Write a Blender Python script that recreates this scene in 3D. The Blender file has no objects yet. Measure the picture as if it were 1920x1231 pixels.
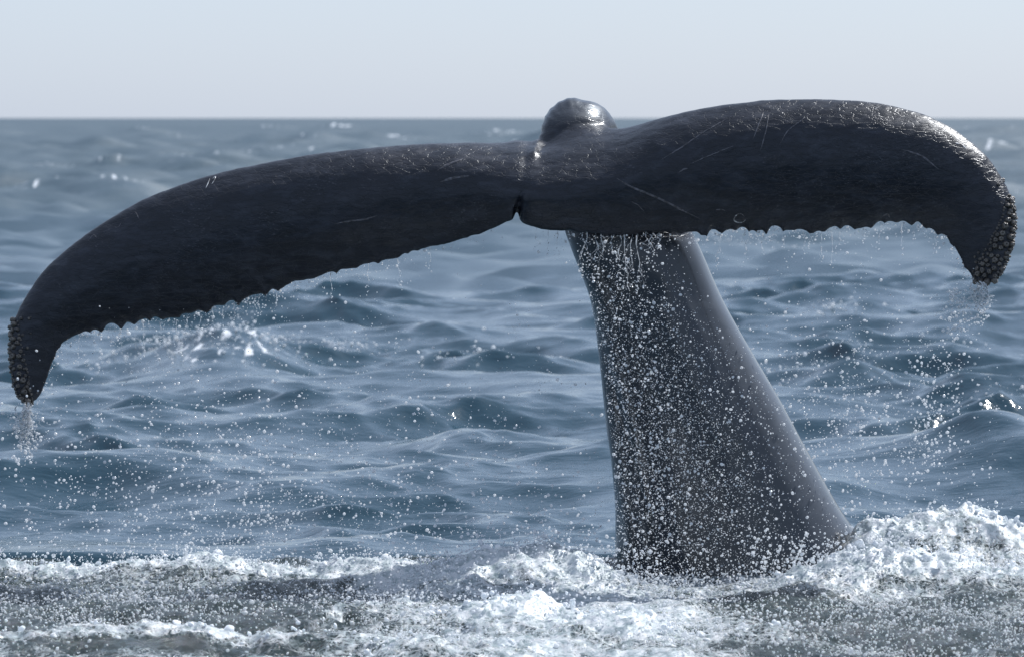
import bpy, math
import numpy as np
from mathutils import Vector, Matrix
from mathutils.bvhtree import BVHTree

rng = np.random.default_rng(7)
SC = bpy.context.scene
COL = SC.collection

# ------------------------------------------------------------------ camera
FOCAL, DIST = 150.0, 20.0
PITCH = math.atan((615.5 - 222.0) / 1920 * 36 / FOCAL)
CAM_H = DIST * math.tan(PITCH + math.atan((1080 - 615.5) / 1920 * 36 / FOCAL))
cam = bpy.data.cameras.new('camera')
cam.lens = FOCAL
cam.sensor_width = 36
cam.sensor_fit = 'HORIZONTAL'
cam.clip_start = 0.1
cam.clip_end = 60000
cam.dof.use_dof = True
cam.dof.focus_distance = 19.85
cam.dof.aperture_fstop = 5.6
cam_o = bpy.data.objects.new('camera', cam)
cam_o.location = (0, -DIST, CAM_H)
cam_o.rotation_euler = (math.pi / 2 - PITCH, 0, 0)
COL.objects.link(cam_o)
SC.camera = cam_o

# ------------------------------------------------------------------ sky and sun
SUN_AZ, SUN_EL = 50.0, 50.0            # degrees right of the view direction, degrees up
W = bpy.data.worlds.new('World')
SC.world = W
W.use_nodes = True
wn = W.node_tree.nodes
wl = W.node_tree.links
wn.clear()
sky = wn.new('ShaderNodeTexSky')
sky.sky_type = 'NISHITA'
sky.sun_disc = False
sky.sun_elevation = math.radians(SUN_EL)
sky.sun_rotation = math.radians(SUN_AZ)
sky.altitude = 0
sky.air_density = 0.8
sky.dust_density = 0.8
sky.ozone_density = 1.2
hs = wn.new('ShaderNodeHueSaturation')
hs.inputs['Saturation'].default_value = 1.0
wl.new(sky.outputs[0], hs.inputs['Color'])
tint = wn.new('ShaderNodeMixRGB')           # thin even overcast veil over the clear sky
tint.inputs[0].default_value = 0.60
tint.inputs[2].default_value = (5.5, 6.5, 8.35, 1)
wl.new(hs.outputs[0], tint.inputs[1])
bg = wn.new('ShaderNodeBackground')
bg.inputs['Strength'].default_value = 0.09
wl.new(tint.outputs[0], bg.inputs[0])
wo = wn.new('ShaderNodeOutputWorld')
wl.new(bg.outputs[0], wo.inputs[0])

sun = bpy.data.lights.new('sun', 'SUN')
sun.energy = 5.0
sun.angle = math.radians(0.55)
sun.color = (1.0, 0.988, 0.975)
sun_o = bpy.data.objects.new('sun', sun)
az, el = math.radians(SUN_AZ), math.radians(SUN_EL)
sd = Vector((math.sin(az) * math.cos(el), math.cos(az) * math.cos(el), math.sin(el)))
sun_o.rotation_euler = sd.to_track_quat('Z', 'Y').to_euler()
sun_o.location = sd * 60
COL.objects.link(sun_o)

SC.view_settings.view_transform = 'Standard'
SC.view_settings.look = 'None'
SC.view_settings.exposure = 0.4
SC.view_settings.gamma = 1.0
SC.view_settings.use_curve_mapping = False
SC.render.engine = 'CYCLES'
SC.cycles.max_bounces = 8
SC.cycles.transmission_bounces = 6
SC.cycles.sample_clamp_indirect = 4.0
SC.cycles.caustics_reflective = False
SC.cycles.caustics_refractive = False


# ------------------------------------------------------------------ helpers
K = 36 / FOCAL / 1920
CP, SP = math.cos(PITCH), math.sin(PITCH)


def unproj(px, row, y):
    """World point at depth y seen at photo position (px, row)."""
    px, row, y = np.asarray(px, float), np.asarray(row, float), np.asarray(y, float)
    u = (px - 960) * K
    v = (615.5 - row) * K
    dy = CP + v * SP
    dz = -SP + v * CP
    t = (y + DIST) / dy
    return np.stack(np.broadcast_arrays(u * t, y + 0 * t, CAM_H + dz * t), -1)


def proj(P):
    P = np.asarray(P, float)
    d = P - np.array([0, -DIST, CAM_H])
    f = d[..., 1] * CP - d[..., 2] * SP
    up = d[..., 1] * SP + d[..., 2] * CP
    return 960 + d[..., 0] / f / K, 615.5 - up / f / K


def ground(px, row):
    """Depth y at which the flat sea is seen at this photo row."""
    v = (615.5 - np.asarray(row, float)) * K
    dz = -SP + v * CP
    return -CAM_H / dz * (CP + v * SP) - DIST


_perm = np.random.default_rng(3).permutation(512)
_perm = np.concatenate([_perm, _perm, _perm])
_g = np.random.default_rng(4).normal(size=(512, 3))
_g /= np.linalg.norm(_g, axis=1)[:, None]


def noise(x, y, z=0.0):
    """Gradient noise, about -0.7 to 0.7."""
    x, y, z = np.broadcast_arrays(np.asarray(x, float), np.asarray(y, float), np.asarray(z, float))
    xi, yi, zi = np.floor(x).astype(int), np.floor(y).astype(int), np.floor(z).astype(int)
    xf, yf, zf = x - xi, y - yi, z - zi
    s = lambda t: t * t * t * (t * (6 * t - 15) + 10)
    u, v, w = s(xf), s(yf), s(zf)
    r = 0
    for a in (0, 1):
        for b in (0, 1):
            for c in (0, 1):
                h = _perm[_perm[_perm[(xi + a) & 511] + ((yi + b) & 511)] + ((zi + c) & 511)]
                g = _g[h]
                d = g[..., 0] * (xf - a) + g[..., 1] * (yf - b) + g[..., 2] * (zf - c)
                r = r + d * (u if a else 1 - u) * (v if b else 1 - v) * (w if c else 1 - w)
    return r


def fbm(x, y, z=0.0, o=4):
    r, a = 0, 1.0
    for i in range(o):
        r = r + a * noise(x * 2.03 ** i + 17 * i, y * 2.03 ** i + 5 * i, z * 2.03 ** i + 9 * i)
        a *= 0.5
    return r


def sstep(a, b, x):
    t = np.clip((x - a) / (b - a), 0, 1)
    return t * t * (3 - 2 * t)


def mesh_from(name, V, F, smooth=True):
    """V (n,3); F (m,3) or (m,4) index array."""
    me = bpy.data.meshes.new(name)
    V = np.ascontiguousarray(V, np.float32)
    F = np.ascontiguousarray(F, np.int32)
    k = F.shape[1]
    me.vertices.add(len(V))
    me.vertices.foreach_set('co', V.ravel())
    me.loops.add(F.size)
    me.loops.foreach_set('vertex_index', F.ravel())
    me.polygons.add(len(F))
    me.polygons.foreach_set('loop_start', np.arange(0, F.size, k, dtype=np.int32))
    me.polygons.foreach_set('loop_total', np.full(len(F), k, np.int32))
    me.polygons.foreach_set('use_smooth', np.full(len(F), smooth, bool))
    me.update(calc_edges=True)
    me.validate()
    return me


def attr(me, name, val):
    a = me.attributes.new(name, 'FLOAT', 'POINT')
    a.data.foreach_set('value', np.ascontiguousarray(val, np.float32))


def link(name, me, mat=None, parent=None, **props):
    o = bpy.data.objects.new(name, me)
    COL.objects.link(o)
    if mat is not None and not me.materials:
        me.materials.append(mat)
    if parent is not None:
        o.parent = parent
    for k, v in props.items():
        o[k] = v
    return o


def grid_faces(nr, nc, wrap=False):
    i = np.arange(nr - 1)[:, None]
    j = np.arange(nc if wrap else nc - 1)[None, :]
    j2 = (j + 1) % nc
    return np.stack([i * nc + j, i * nc + j2, (i + 1) * nc + j2, (i + 1) * nc + j], -1).reshape(-1, 4)


def hermite(t, T, P):
    """Smooth curve through P (n,k) at parameters T, sampled at t."""
    P = np.asarray(P, float)
    if P.ndim == 1:
        P = P[:, None]
    d = np.diff(T)[:, None]
    s = np.diff(P, axis=0) / d
    m = np.zeros_like(P)
    m[0], m[-1] = s[0], s[-1]
    m[1:-1] = (s[:-1] * d[1:] + s[1:] * d[:-1]) / (d[1:] + d[:-1])
    i = np.clip(np.searchsorted(T, t, side='right') - 1, 0, len(T) - 2)
    h = d[i]
    q = ((t - T[i]) / d[i, 0])[:, None]
    return (P[i] * (2 * q ** 3 - 3 * q ** 2 + 1) + m[i] * h * (q ** 3 - 2 * q ** 2 + q)
            + P[i + 1] * (-2 * q ** 3 + 3 * q ** 2) + m[i + 1] * h * (q ** 3 - q ** 2))


# ------------------------------------------------------------------ materials
class NT:
    def __init__(s, name):
        s.m = bpy.data.materials.new(name)
        s.m.use_nodes = True
        s.t = s.m.node_tree
        s.t.nodes.clear()
        s.out = s.n('ShaderNodeOutputMaterial')

    def n(s, typ, **kw):
        nd = s.t.nodes.new(typ)
        for k, v in kw.items():
            setattr(nd, k, v)
        return nd

    def set(s, nd, **kw):
        for k, v in kw.items():
            s.inp(nd, k.replace('_', ' '), v)
        return nd

    def inp(s, nd, k, v):
        if hasattr(v, 'is_linked') or isinstance(v, bpy.types.NodeSocket):
            s.t.links.new(v, nd.inputs[k])
        else:
            nd.inputs[k].default_value = v

    def math(s, op, a, b=None, c=None, clamp=False):
        nd = s.n('ShaderNodeMath', operation=op, use_clamp=clamp)
        s.inp(nd, 0, a)
        if b is not None:
            s.inp(nd, 1, b)
        if c is not None:
            s.inp(nd, 2, c)
        return nd.outputs[0]

    def noise(s, vec, scale, detail=4, rough=0.55, dist=0.0):
        nd = s.n('ShaderNodeTexNoise')
        s.inp(nd, 'Vector', vec)
        nd.inputs['Scale'].default_value = scale
        nd.inputs['Detail'].default_value = detail
        nd.inputs['Roughness'].default_value = rough
        nd.inputs['Distortion'].default_value = dist
        return nd.outputs[0]

    def mapping(s, vec, scale=(1, 1, 1), rot=(0, 0, 0)):
        nd = s.n('ShaderNodeMapping')
        s.inp(nd, 'Vector', vec)
        nd.inputs['Scale'].default_value = scale
        nd.inputs['Rotation'].default_value = rot
        return nd.outputs[0]

    def ramp(s, v, *stops):
        nd = s.n('ShaderNodeValToRGB')
        s.inp(nd, 0, v)
        e = nd.color_ramp.elements
        while len(e) < len(stops):
            e.new(0.5)
        for el_, (p, c) in zip(e, stops):
            el_.position = p
            el_.color = c if len(c) == 4 else (*c, 1)
        return nd.outputs[0]

    def maprange(s, v, a, b, c=0.0, d=1.0, smooth=True):
        nd = s.n('ShaderNodeMapRange')
        nd.interpolation_type = 'SMOOTHSTEP' if smooth else 'LINEAR'
        s.inp(nd, 0, v)
        for i, q in enumerate((a, b, c, d)):
            s.inp(nd, i + 1, q)
        return nd.outputs[0]

    def mix(s, f, a, b, typ='MIX'):
        nd = s.n('ShaderNodeMixRGB', blend_type=typ)
        s.inp(nd, 0, f)
        s.inp(nd, 1, a)
        s.inp(nd, 2, b)
        return nd.outputs[0]

    def bump(s, h, strength, dist, normal=None):
        nd = s.n('ShaderNodeBump')
        s.inp(nd, 'Height', h)
        nd.inputs['Strength'].default_value = strength
        nd.inputs['Distance'].default_value = dist
        if normal is not None:
            s.inp(nd, 'Normal', normal)
        return nd.outputs[0]

    def done(s, sh):
        s.t.links.new(sh, s.out.inputs[0])
        return s.m


def mat_skin():
    q = NT('whale_skin')
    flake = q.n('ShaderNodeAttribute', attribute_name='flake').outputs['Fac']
    tc = q.n('ShaderNodeTexCoord').outputs['Object']
    v1 = q.mapping(tc, (1, 1, 2.6), (0, math.radians(12), 0))
    big = q.noise(tc, 2.2, 5, 0.6)
    mott = q.noise(v1, 9, 6, 0.65, 0.4)
    fine = q.noise(v1, 60, 5, 0.7)
    vor = q.n('ShaderNodeTexVoronoi', feature='DISTANCE_TO_EDGE')
    wob = q.n('ShaderNodeVectorMath', operation='ADD')
    nz = q.n('ShaderNodeTexNoise')
    q.inp(nz, 'Vector', v1)
    nz.inputs['Scale'].default_value = 22
    nz.inputs['Detail'].default_value = 3
    sc = q.n('ShaderNodeVectorMath', operation='SCALE')
    q.inp(sc, 0, nz.outputs['Color'])
    sc.inputs['Scale'].default_value = 0.06
    q.inp(wob, 0, v1)
    q.inp(wob, 1, sc.outputs[0])
    q.inp(vor, 'Vector', wob.outputs[0])
    vor.inputs['Scale'].default_value = 17
    crack = q.maprange(vor.outputs['Distance'], 0.0, 0.07)
    col = q.ramp(mott, (0.3, (0.006, 0.007, 0.011)), (0.5, (0.009, 0.011, 0.018)), (0.72, (0.030, 0.034, 0.047)))
    col = q.mix(q.maprange(big, 0.52, 0.7, 0, 0.5), col, (0.020, 0.019, 0.025, 1))
    col = q.mix(q.math('MULTIPLY_ADD', flake, -.6, .6), col, (0.004, 0.0045, 0.007, 1))  # tail stock darkened in colour to stand in for dark water it mirrors
    pale = q.math('MULTIPLY', q.maprange(fine, 0.54, 0.74), q.maprange(q.noise(tc, 4.5, 3), 0.47, 0.66))
    col = q.mix(q.math('MULTIPLY', pale, 0.55), col, (0.16, 0.16, 0.18, 1))
    col = q.mix(q.maprange(crack, 0, 1, 0.35, 0), col, (0.008, 0.008, 0.01, 1))
    bs = q.n('ShaderNodeBsdfPrincipled')
    q.inp(bs, 'Base Color', col)
    q.inp(bs, 'Roughness', q.math('MULTIPLY_ADD', flake, -.19, q.maprange(mott, 0.3, 0.7, 0.48, 0.59)))
    bs.inputs['IOR'].default_value = 1.43
    q.inp(bs, 'Specular IOR Level', q.math('MULTIPLY_ADD', flake, -.05, .55))
    q.inp(bs, 'Specular Tint', q.mix(flake, (.72, .86, 1.0, 1), (.9, .95, 1, 1)))  # blue put into the stock's sheen to imitate reflected sky
    q.inp(bs, 'Coat Weight', q.math('MULTIPLY_ADD', flake, -.9, .9))
    bs.inputs['Coat Roughness'].default_value = 0.15
    bs.inputs['Coat IOR'].default_value = 1.52
    bs.inputs['Coat Tint'].default_value = (.9, .95, 1, 1)
    h = q.math('ADD', q.math('MULTIPLY', crack, 0.5), q.math('MULTIPLY', q.noise(v1, 34, 6, 0.7), 0.9))
    h = q.math('MULTIPLY', h, flake)
    n = q.bump(h, 0.6, 0.0027)
    n = q.bump(q.math('MULTIPLY', q.noise(tc, 160, 3, 0.7), flake), 0.2, 0.0006, n)
    q.inp(bs, 'Normal', n)
    q.inp(bs, 'Coat Normal', n)
    return q.done(bs.outputs[0])


def mat_barnacle():
    q = NT('barnacle_shell')
    tc = q.n('ShaderNodeTexCoord').outputs['Object']
    geo = q.n('ShaderNodeObjectInfo').outputs['Random']
    a = q.noise(tc, 90, 5, 0.7)
    col = q.ramp(a, (0.3, (0.03, 0.027, 0.024)), (0.55, (0.13, 0.115, 0.10)), (0.8, (0.38, 0.35, 0.31)))
    col = q.mix(q.math('MULTIPLY', q.math('POWER', geo, 2.0), 0.85), col, (0.05, 0.045, 0.042, 1))
    bs = q.n('ShaderNodeBsdfPrincipled')
    q.inp(bs, 'Base Color', col)
    bs.inputs['Roughness'].default_value = 0.28
    bs.inputs['Coat Weight'].default_value = 0.5
    bs.inputs['Coat Roughness'].default_value = 0.06
    q.inp(bs, 'Normal', q.bump(a, 0.6, 0.003))
    return q.done(bs.outputs[0])


def mat_scar(name, c):
    q = NT(name)
    tc = q.n('ShaderNodeTexCoord').outputs['Object']
    a = q.noise(tc, 55, 4, 0.7)
    bs = q.n('ShaderNodeBsdfPrincipled')
    q.inp(bs, 'Base Color', q.mix(q.maprange(a, 0.4, 0.62), (0.03, 0.03, 0.035, 1), c))
    bs.inputs['Roughness'].default_value = 0.4
    return q.done(bs.outputs[0])


def water_shader(q, foam, wave_n, deep=(0.001, 0.028, 0.047, 1), rough=0.06):
    bs = q.n('ShaderNodeBsdfPrincipled')
    bs.inputs['Base Color'].default_value = deep
    q.inp(bs, 'Roughness', rough)
    bs.inputs['IOR'].default_value = 1.66
    q.inp(bs, 'Normal', wave_n)
    return bs


def foam_shader(q, normal, col=(0.86, 0.88, 0.90, 1)):
    fb = q.n('ShaderNodeBsdfPrincipled')
    q.inp(fb, 'Base Color', col)
    fb.inputs['Roughness'].default_value = 0.3
    q.inp(fb, 'Normal', normal)
    tr = q.n('ShaderNodeBsdfTranslucent')
    tr.inputs[0].default_value = (0.85, 0.9, 0.95, 1)
    mx = q.n('ShaderNodeMixShader')
    mx.inputs[0].default_value = 0.35
    q.inp(mx, 1, fb.outputs[0])
    q.inp(mx, 2, tr.outputs[0])
    return mx.outputs[0]


def mat_sea():
    q = NT('sea_water')
    pos = q.n('ShaderNodeNewGeometry').outputs['Position']
    foam = q.n('ShaderNodeAttribute', attribute_name='foam').outputs['Fac']
    v = q.mapping(pos, (1.0, 1.7, 0.4), (0, 0, math.radians(8)))
    a = q.noise(v, 1.6, 5, 0.6, 0.6)
    b = q.noise(v, 6.5, 4, 0.6, 0.4)
    c = q.noise(v, 22, 3, 0.6)
    h = q.math('ADD', q.math('MULTIPLY', a, 1.0), q.math('MULTIPLY', b, 0.34))
    h = q.math('ADD', h, q.math('MULTIPLY', c, 0.07))
    n = q.bump(h, 0.7, 0.028)
    farw = q.n('ShaderNodeAttribute', attribute_name='unresolved').outputs['Fac']
    v2 = q.mapping(pos, (1.0, 1.0, 0.0))
    rip = q.n('ShaderNodeTexNoise')
    q.inp(rip, 'Vector', v2)
    rip.inputs['Scale'].default_value = 0.9
    rip.inputs['Detail'].default_value = 5
    rip.inputs['Roughness'].default_value = 0.7
    gust = q.maprange(q.noise(q.mapping(pos, (.05, .018, 0)), 1.0, 4, .6), .35, .65, .55, 1.3)
    ctr_ = q.n('ShaderNodeVectorMath', operation='SUBTRACT')
    q.inp(ctr_, 0, rip.outputs['Color'])
    ctr_.inputs[1].default_value = (.5, .5, .5)
    scl = q.n('ShaderNodeVectorMath', operation='SCALE')
    q.inp(scl, 0, ctr_.outputs[0])
    q.inp(scl, 'Scale', q.math('MULTIPLY', farw, q.math('MULTIPLY', gust, 0.8)))
    flat = q.n('ShaderNodeVectorMath', operation='MULTIPLY')
    q.inp(flat, 0, scl.outputs[0])
    flat.inputs[1].default_value = (1, 1, 0)
    ad = q.n('ShaderNodeVectorMath', operation='ADD')
    q.inp(ad, 0, n)
    q.inp(ad, 1, flat.outputs[0])
    nn_ = q.n('ShaderNodeVectorMath', operation='NORMALIZE')
    q.inp(nn_, 0, ad.outputs[0])
    n = nn_.outputs[0]
    lace = q.noise(q.mapping(pos, (1, 0.6, 1)), 9, 6, 0.7, 0.5)
    f = q.maprange(q.math('ADD', foam, q.math('MULTIPLY', lace, 0.9)), 0.95, 1.25)
    ws = water_shader(q, foam, n, rough=q.math('MULTIPLY_ADD', farw, 0.44, 0.075))
    mx = q.n('ShaderNodeMixShader')
    q.inp(mx, 0, f)
    q.inp(mx, 1, ws.outputs[0])
    q.inp(mx, 2, foam_shader(q, q.bump(lace, 0.8, 0.05)))
    return q.done(mx.outputs[0])


def mat_churn():
    q = NT('churned_water')
    pos = q.n('ShaderNodeNewGeometry').outputs['Position']
    foam = q.n('ShaderNodeAttribute', attribute_name='foam').outputs['Fac']
    v = q.mapping(pos, (1, 1, 1))
    a = q.noise(v, 14, 6, 0.65, 0.6)
    b = q.noise(v, 60, 4, 0.65)
    h = q.math('ADD', a, q.math('MULTIPLY', b, 0.3))
    n = q.bump(h, 1.0, 0.05)
    lace = q.noise(q.mapping(pos, (1.0, 0.5, 1.2)), 11, 8, 0.72, 0.8)
    wv = q.n('ShaderNodeVectorMath', operation='ADD')
    wz = q.n('ShaderNodeTexNoise')
    q.inp(wz, 'Vector', pos)
    wz.inputs['Scale'].default_value = 5
    wz.inputs['Detail'].default_value = 4
    ws_ = q.n('ShaderNodeVectorMath', operation='SCALE')
    q.inp(ws_, 0, wz.outputs['Color'])
    ws_.inputs['Scale'].default_value = 0.28
    q.inp(wv, 0, q.mapping(pos, (1, .6, 1)))
    q.inp(wv, 1, ws_.outputs[0])
    web = None
    for sc_, wd in ((13, .10), (31, .14)):
        vo = q.n('ShaderNodeTexVoronoi', feature='DISTANCE_TO_EDGE')
        q.inp(vo, 'Vector', wv.outputs[0])
        vo.inputs['Scale'].default_value = sc_
        w1 = q.maprange(vo.outputs['Distance'], wd, 0.02)
        web = w1 if web is None else q.math('MAXIMUM', web, q.math('MULTIPLY', w1, .8))
    web = q.math('MULTIPLY', web, q.maprange(q.math('ADD', foam, q.math('MULTIPLY', lace, .8)), 0.66, 0.95))
    f = q.maprange(q.math('ADD', foam, q.math('MULTIPLY', lace, 1.1)), 0.98, 1.2)
    f = q.math('MAXIMUM', f, q.math('MULTIPLY', web, .9))
    thin = q.ramp(q.math('ADD', q.noise(q.mapping(pos, (1, .6, 1.4)), 16, 7, .72, .7), q.math('MULTIPLY', q.math('SUBTRACT', 1.0, web), -.06)), (.34, (.30, .38, .40)), (.46, (.62, .69, .72)), (.56, (.90, .92, .94)))
    ws = water_shader(q, foam, n, deep=(0.014, 0.030, 0.030, 1), rough=0.1)
    mx = q.n('ShaderNodeMixShader')
    q.inp(mx, 0, f)
    q.inp(mx, 1, ws.outputs[0])
    q.inp(mx, 2, foam_shader(q, q.bump(q.noise(pos, 30, 5, 0.62), 0.75, 0.013), thin))
    return q.done(mx.outputs[0])


def mat_drop():
    q = NT('water_droplet')
    gl = q.n('ShaderNodeBsdfPrincipled')
    gl.inputs['Base Color'].default_value = (0.96, 0.98, 1, 1)
    gl.inputs['Transmission Weight'].default_value = 0.85
    gl.inputs['Roughness'].default_value = 0.08
    gl.inputs['IOR'].default_value = 1.333
    tr = q.n('ShaderNodeBsdfTranslucent')
    tr.inputs[0].default_value = (0.95, 0.97, 1, 1)
    df = q.n('ShaderNodeBsdfDiffuse')
    df.inputs[0].default_value = (0.9, 0.93, 0.96, 1)
    m1 = q.n('ShaderNodeMixShader')
    m1.inputs[0].default_value = 0.45
    q.inp(m1, 1, tr.outputs[0])
    q.inp(m1, 2, df.outputs[0])
    m2 = q.n('ShaderNodeMixShader')
    m2.inputs[0].default_value = 0.66
    q.inp(m2, 1, gl.outputs[0])
    q.inp(m2, 2, m1.outputs[0])
    return q.done(m2.outputs[0])


def mat_foam_clump():
    q = NT('foam_clump')
    pos = q.n('ShaderNodeNewGeometry').outputs['Position']
    return q.done(foam_shader(q, q.bump(q.noise(pos, 90, 4, 0.7), 0.6, 0.01)))


M_SKIN, M_BARN = mat_skin(), mat_barnacle()
M_SCAR, M_RING = mat_scar('pale_scar', (0.11, 0.11, 0.13, 1)), mat_scar('white_scar', (0.62, 0.63, 0.65, 1))
M_SEA, M_CHURN, M_DROP, M_FOAM = mat_sea(), mat_churn(), mat_drop(), mat_foam_clump()

# ------------------------------------------------------------------ sea
PX0, PX1, PY0, PY1 = -3.5, 3.5, -4.2, 1.05        # the churned patch around the whale


def patch_mask(x, y):
    e = np.minimum(np.minimum(x - PX0, PX1 - x), np.minimum(y - PY0, PY1 - y))
    return e + .24 * fbm(x * 1.1, y * 1.1, 2.5, 3) * (np.abs(e) < 2)


wr = np.random.default_rng(21)
WAVES = []
for L in np.geomspace(0.17, 14, 112):
    ang = math.radians(-98) + wr.normal() * (0.55 if L > 2 else 0.8)     # running mostly towards the boat
    k = 2 * math.pi / L
    slope = 0.046 * (1.15 if 0.5 < L < 2 else .85 if L < .5 else 0.72 if L < 6 else .6) * (0.4 if L > 6 else 1.0)
    WAVES.append((k * math.cos(ang), k * math.sin(ang), slope / k, wr.uniform(0, 2 * math.pi), L))


def gerstner(x, y, sp):
    X, Y, Z = x.copy(), y.copy(), np.zeros_like(x)
    J = np.zeros_like(x)
    # wave groups: patches of steeper and of calmer water
    grp = 0.8 + 0.55 * np.clip(fbm(x * 0.16, y * 0.08, 3.0, 2) + 0.15, -0.4, 0.8)
    chop = .38 + 1.5 * np.clip(fbm(x * .42, y * .25, 6.0, 3) * 1.2 + .35, 0, 1.05)
    for kx, ky, a, ph, L in WAVES:
        att = sstep(1.8, 4.5, L / sp)
        k = math.hypot(kx, ky)
        th = kx * x + ky * y + ph
        A = a * att * (grp * (1 - min(max((L - .9) / 1.5, 0), 1)) * (chop - 1) + grp if L < 2.4 else grp)
        s, c = np.sin(th), np.cos(th)
        Z += A * s
        X += A * c * kx / k * 1.0
        Y += A * c * ky / k * 1.0
        J += A * k * s
    near = sstep(-3.0, 1.0, y)          # the tail's own wash flattens the water on this side
    near = 0.25 + 0.75 * near
    return x + (X - x) * near, y + (Y - y) * near, Z * near - 0.06 * (1 - near), J * near


d1 = 15.0 + np.cumsum(np.full(560, 0.042) * np.linspace(0.75, 2.6, 560))
ratio = 1.0105
d2 = d1[-1] * np.cumprod(np.concatenate([np.full(300, ratio), np.full(90, 1.045)]))
d2 = np.concatenate([d2, d2[-1] * np.cumprod(np.full(12, 1.25))])
d0 = np.array([-9000, -2000, -400, -80, -20, -4, 3, 8, 11, 13, 14.2])
dd = np.concatenate([d0, d1, d2])
tin = np.linspace(-1, 1, 520)
grow = np.array([1.05, 1.12, 1.25, 1.5, 2, 3, 5, 9, 20, 60])
half = 0.155 * np.clip(dd, 15, None) + 1.2
xs = half[:, None] * tin[None, :]
xo = half[:, None] * grow[None, :] + (grow[None, :] ** 2 - 1) * 2
xs = np.concatenate([-xo[:, ::-1], xs, xo], 1)
ys = np.repeat((dd - DIST)[:, None], xs.shape[1], 1)
sp = np.maximum(np.gradient(dd)[:, None] * 0.55, np.abs(np.gradient(xs, axis=1)))
X, Y, Z, J = gerstner(xs, ys, sp)
pe = patch_mask(xs, ys)
pm = sstep(.2, .6, pe)
calm_ = sstep(-1.0, .2, pe) * .6
far = 1 - sstep(3000, 7000, dd)[:, None]
calm_ = np.where(ys > -1, calm_, np.maximum(calm_, pm))
X, Y = xs + (X - xs) * (1 - calm_), ys + (Y - ys) * (1 - calm_)
Z = Z * (1 - calm_) * far - 0.30 * pm
rowsp = np.gradient(dd)[:, None]
ri = np.arange(len(dd))[:, None] * 1.0
amp_f = np.minimum(.30 * rowsp, .75) * sstep(.25, .9, rowsp) * far * (dd[:, None] > 0)
fx = xs / (np.minimum(rowsp, 30) * 2.6)
Z = Z + amp_f * (1.5 * noise(fx, ri / 3.1, 3.0) + .9 * noise(fx * 2.1, ri / 1.7, 9.0)) * (.7 + 1.2 * np.clip(noise(xs / (dd[:, None] * .08 + 1), ri / 21, 4.0) + .2, 0, 1))
foam = sstep(0.62, 1.0, J) * 0.55 * sstep(-0.1, 0.35, fbm(xs * 0.35, ys * 0.2, 8.0, 3))


def hump(px, row, wx, wy, h, f, skew=0.0):
    """Raised, breaking water with a white top; some tops stand in for sun glints."""
    y0 = float(ground(px, row))
    x0 = float(unproj(px, row, y0)[0])
    g = np.exp(-((xs - x0) / wx) ** 2 - ((ys - y0 - skew * (xs - x0)) / wy) ** 2)
    m = g > .02
    g = g[m]
    brk = .50 + 1.15 * fbm(xs[m] * 7 / max(wx, .5) + px, ys[m] * 4 / max(wy, .6), 2.0, 3)
    Z[m] += h * g
    foam[m] = np.maximum(foam[m], f * np.clip(g * 1.35, 0, 1) * np.clip(brk, 0, 1.15))


hump(425, 690, 0.66, 1.5, 0.30, .86)
hump(430, 670, 0.75, 1.3, 0.08, .88)
hump(640, 655, 0.55, 0.35, 0.05, 0.75, -0.6)
hump(430, 296, 2.9, 6.0, 0.30, 1.0)
hump(208, 316, 0.85, 3.0, 0.45, 0.85)
hump(95, 318, 0.6, 3.0, 0.3, 0.7)
hump(700, 266, 6.0, 14.0, 0.6, 0.9)
hump(930, 262, 3.0, 10.0, 0.6, 0.7)
hump(330, 262, 4.0, 10.0, 0.5, 0.75)
hump(300, 250, 3.0, 9.0, 0.5, 1.0)
hump(120, 268, 1.8, 7.0, 0.45, 1.0)
hump(520, 244, 4.5, 14.0, 0.5, 1.0)
hump(1640, 610, 0.5, 0.8, 0.16, 0.5)  # white tops from here to the loop stand in for sun glints
hump(1575, 735, 0.5, 0.7, 0.12, 0.42)
hump(1400, 480, 0.7, 1.3, 0.16, 0.55)
hump(870, 690, 0.3, 0.6, 0.08, 0.55)
for _ in range(46):
    rw = 226 + 170 * wr.random() ** 1.7
    dd_ = float(ground(960, rw)) + DIST
    hump(wr.uniform(-60, 1980), rw, min(.012 * dd_ * wr.uniform(.4, 1.5), 9), min(.03 * dd_ + .5, 30), min(.0025 * dd_, .8), wr.uniform(.62, 1.0))
hump(1860, 870, 0.35, 0.5, 0.14, 0.25)
me = mesh_from('sea', np.stack([X, Y, Z], -1).reshape(-1, 3), grid_faces(*xs.shape))
attr(me, 'foam', foam.ravel())
attr(me, 'unresolved', (sstep(.04, .75, sp) * 1.0 + 0 * xs).ravel())
link('sea', me, M_SEA, kind='structure')

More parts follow.
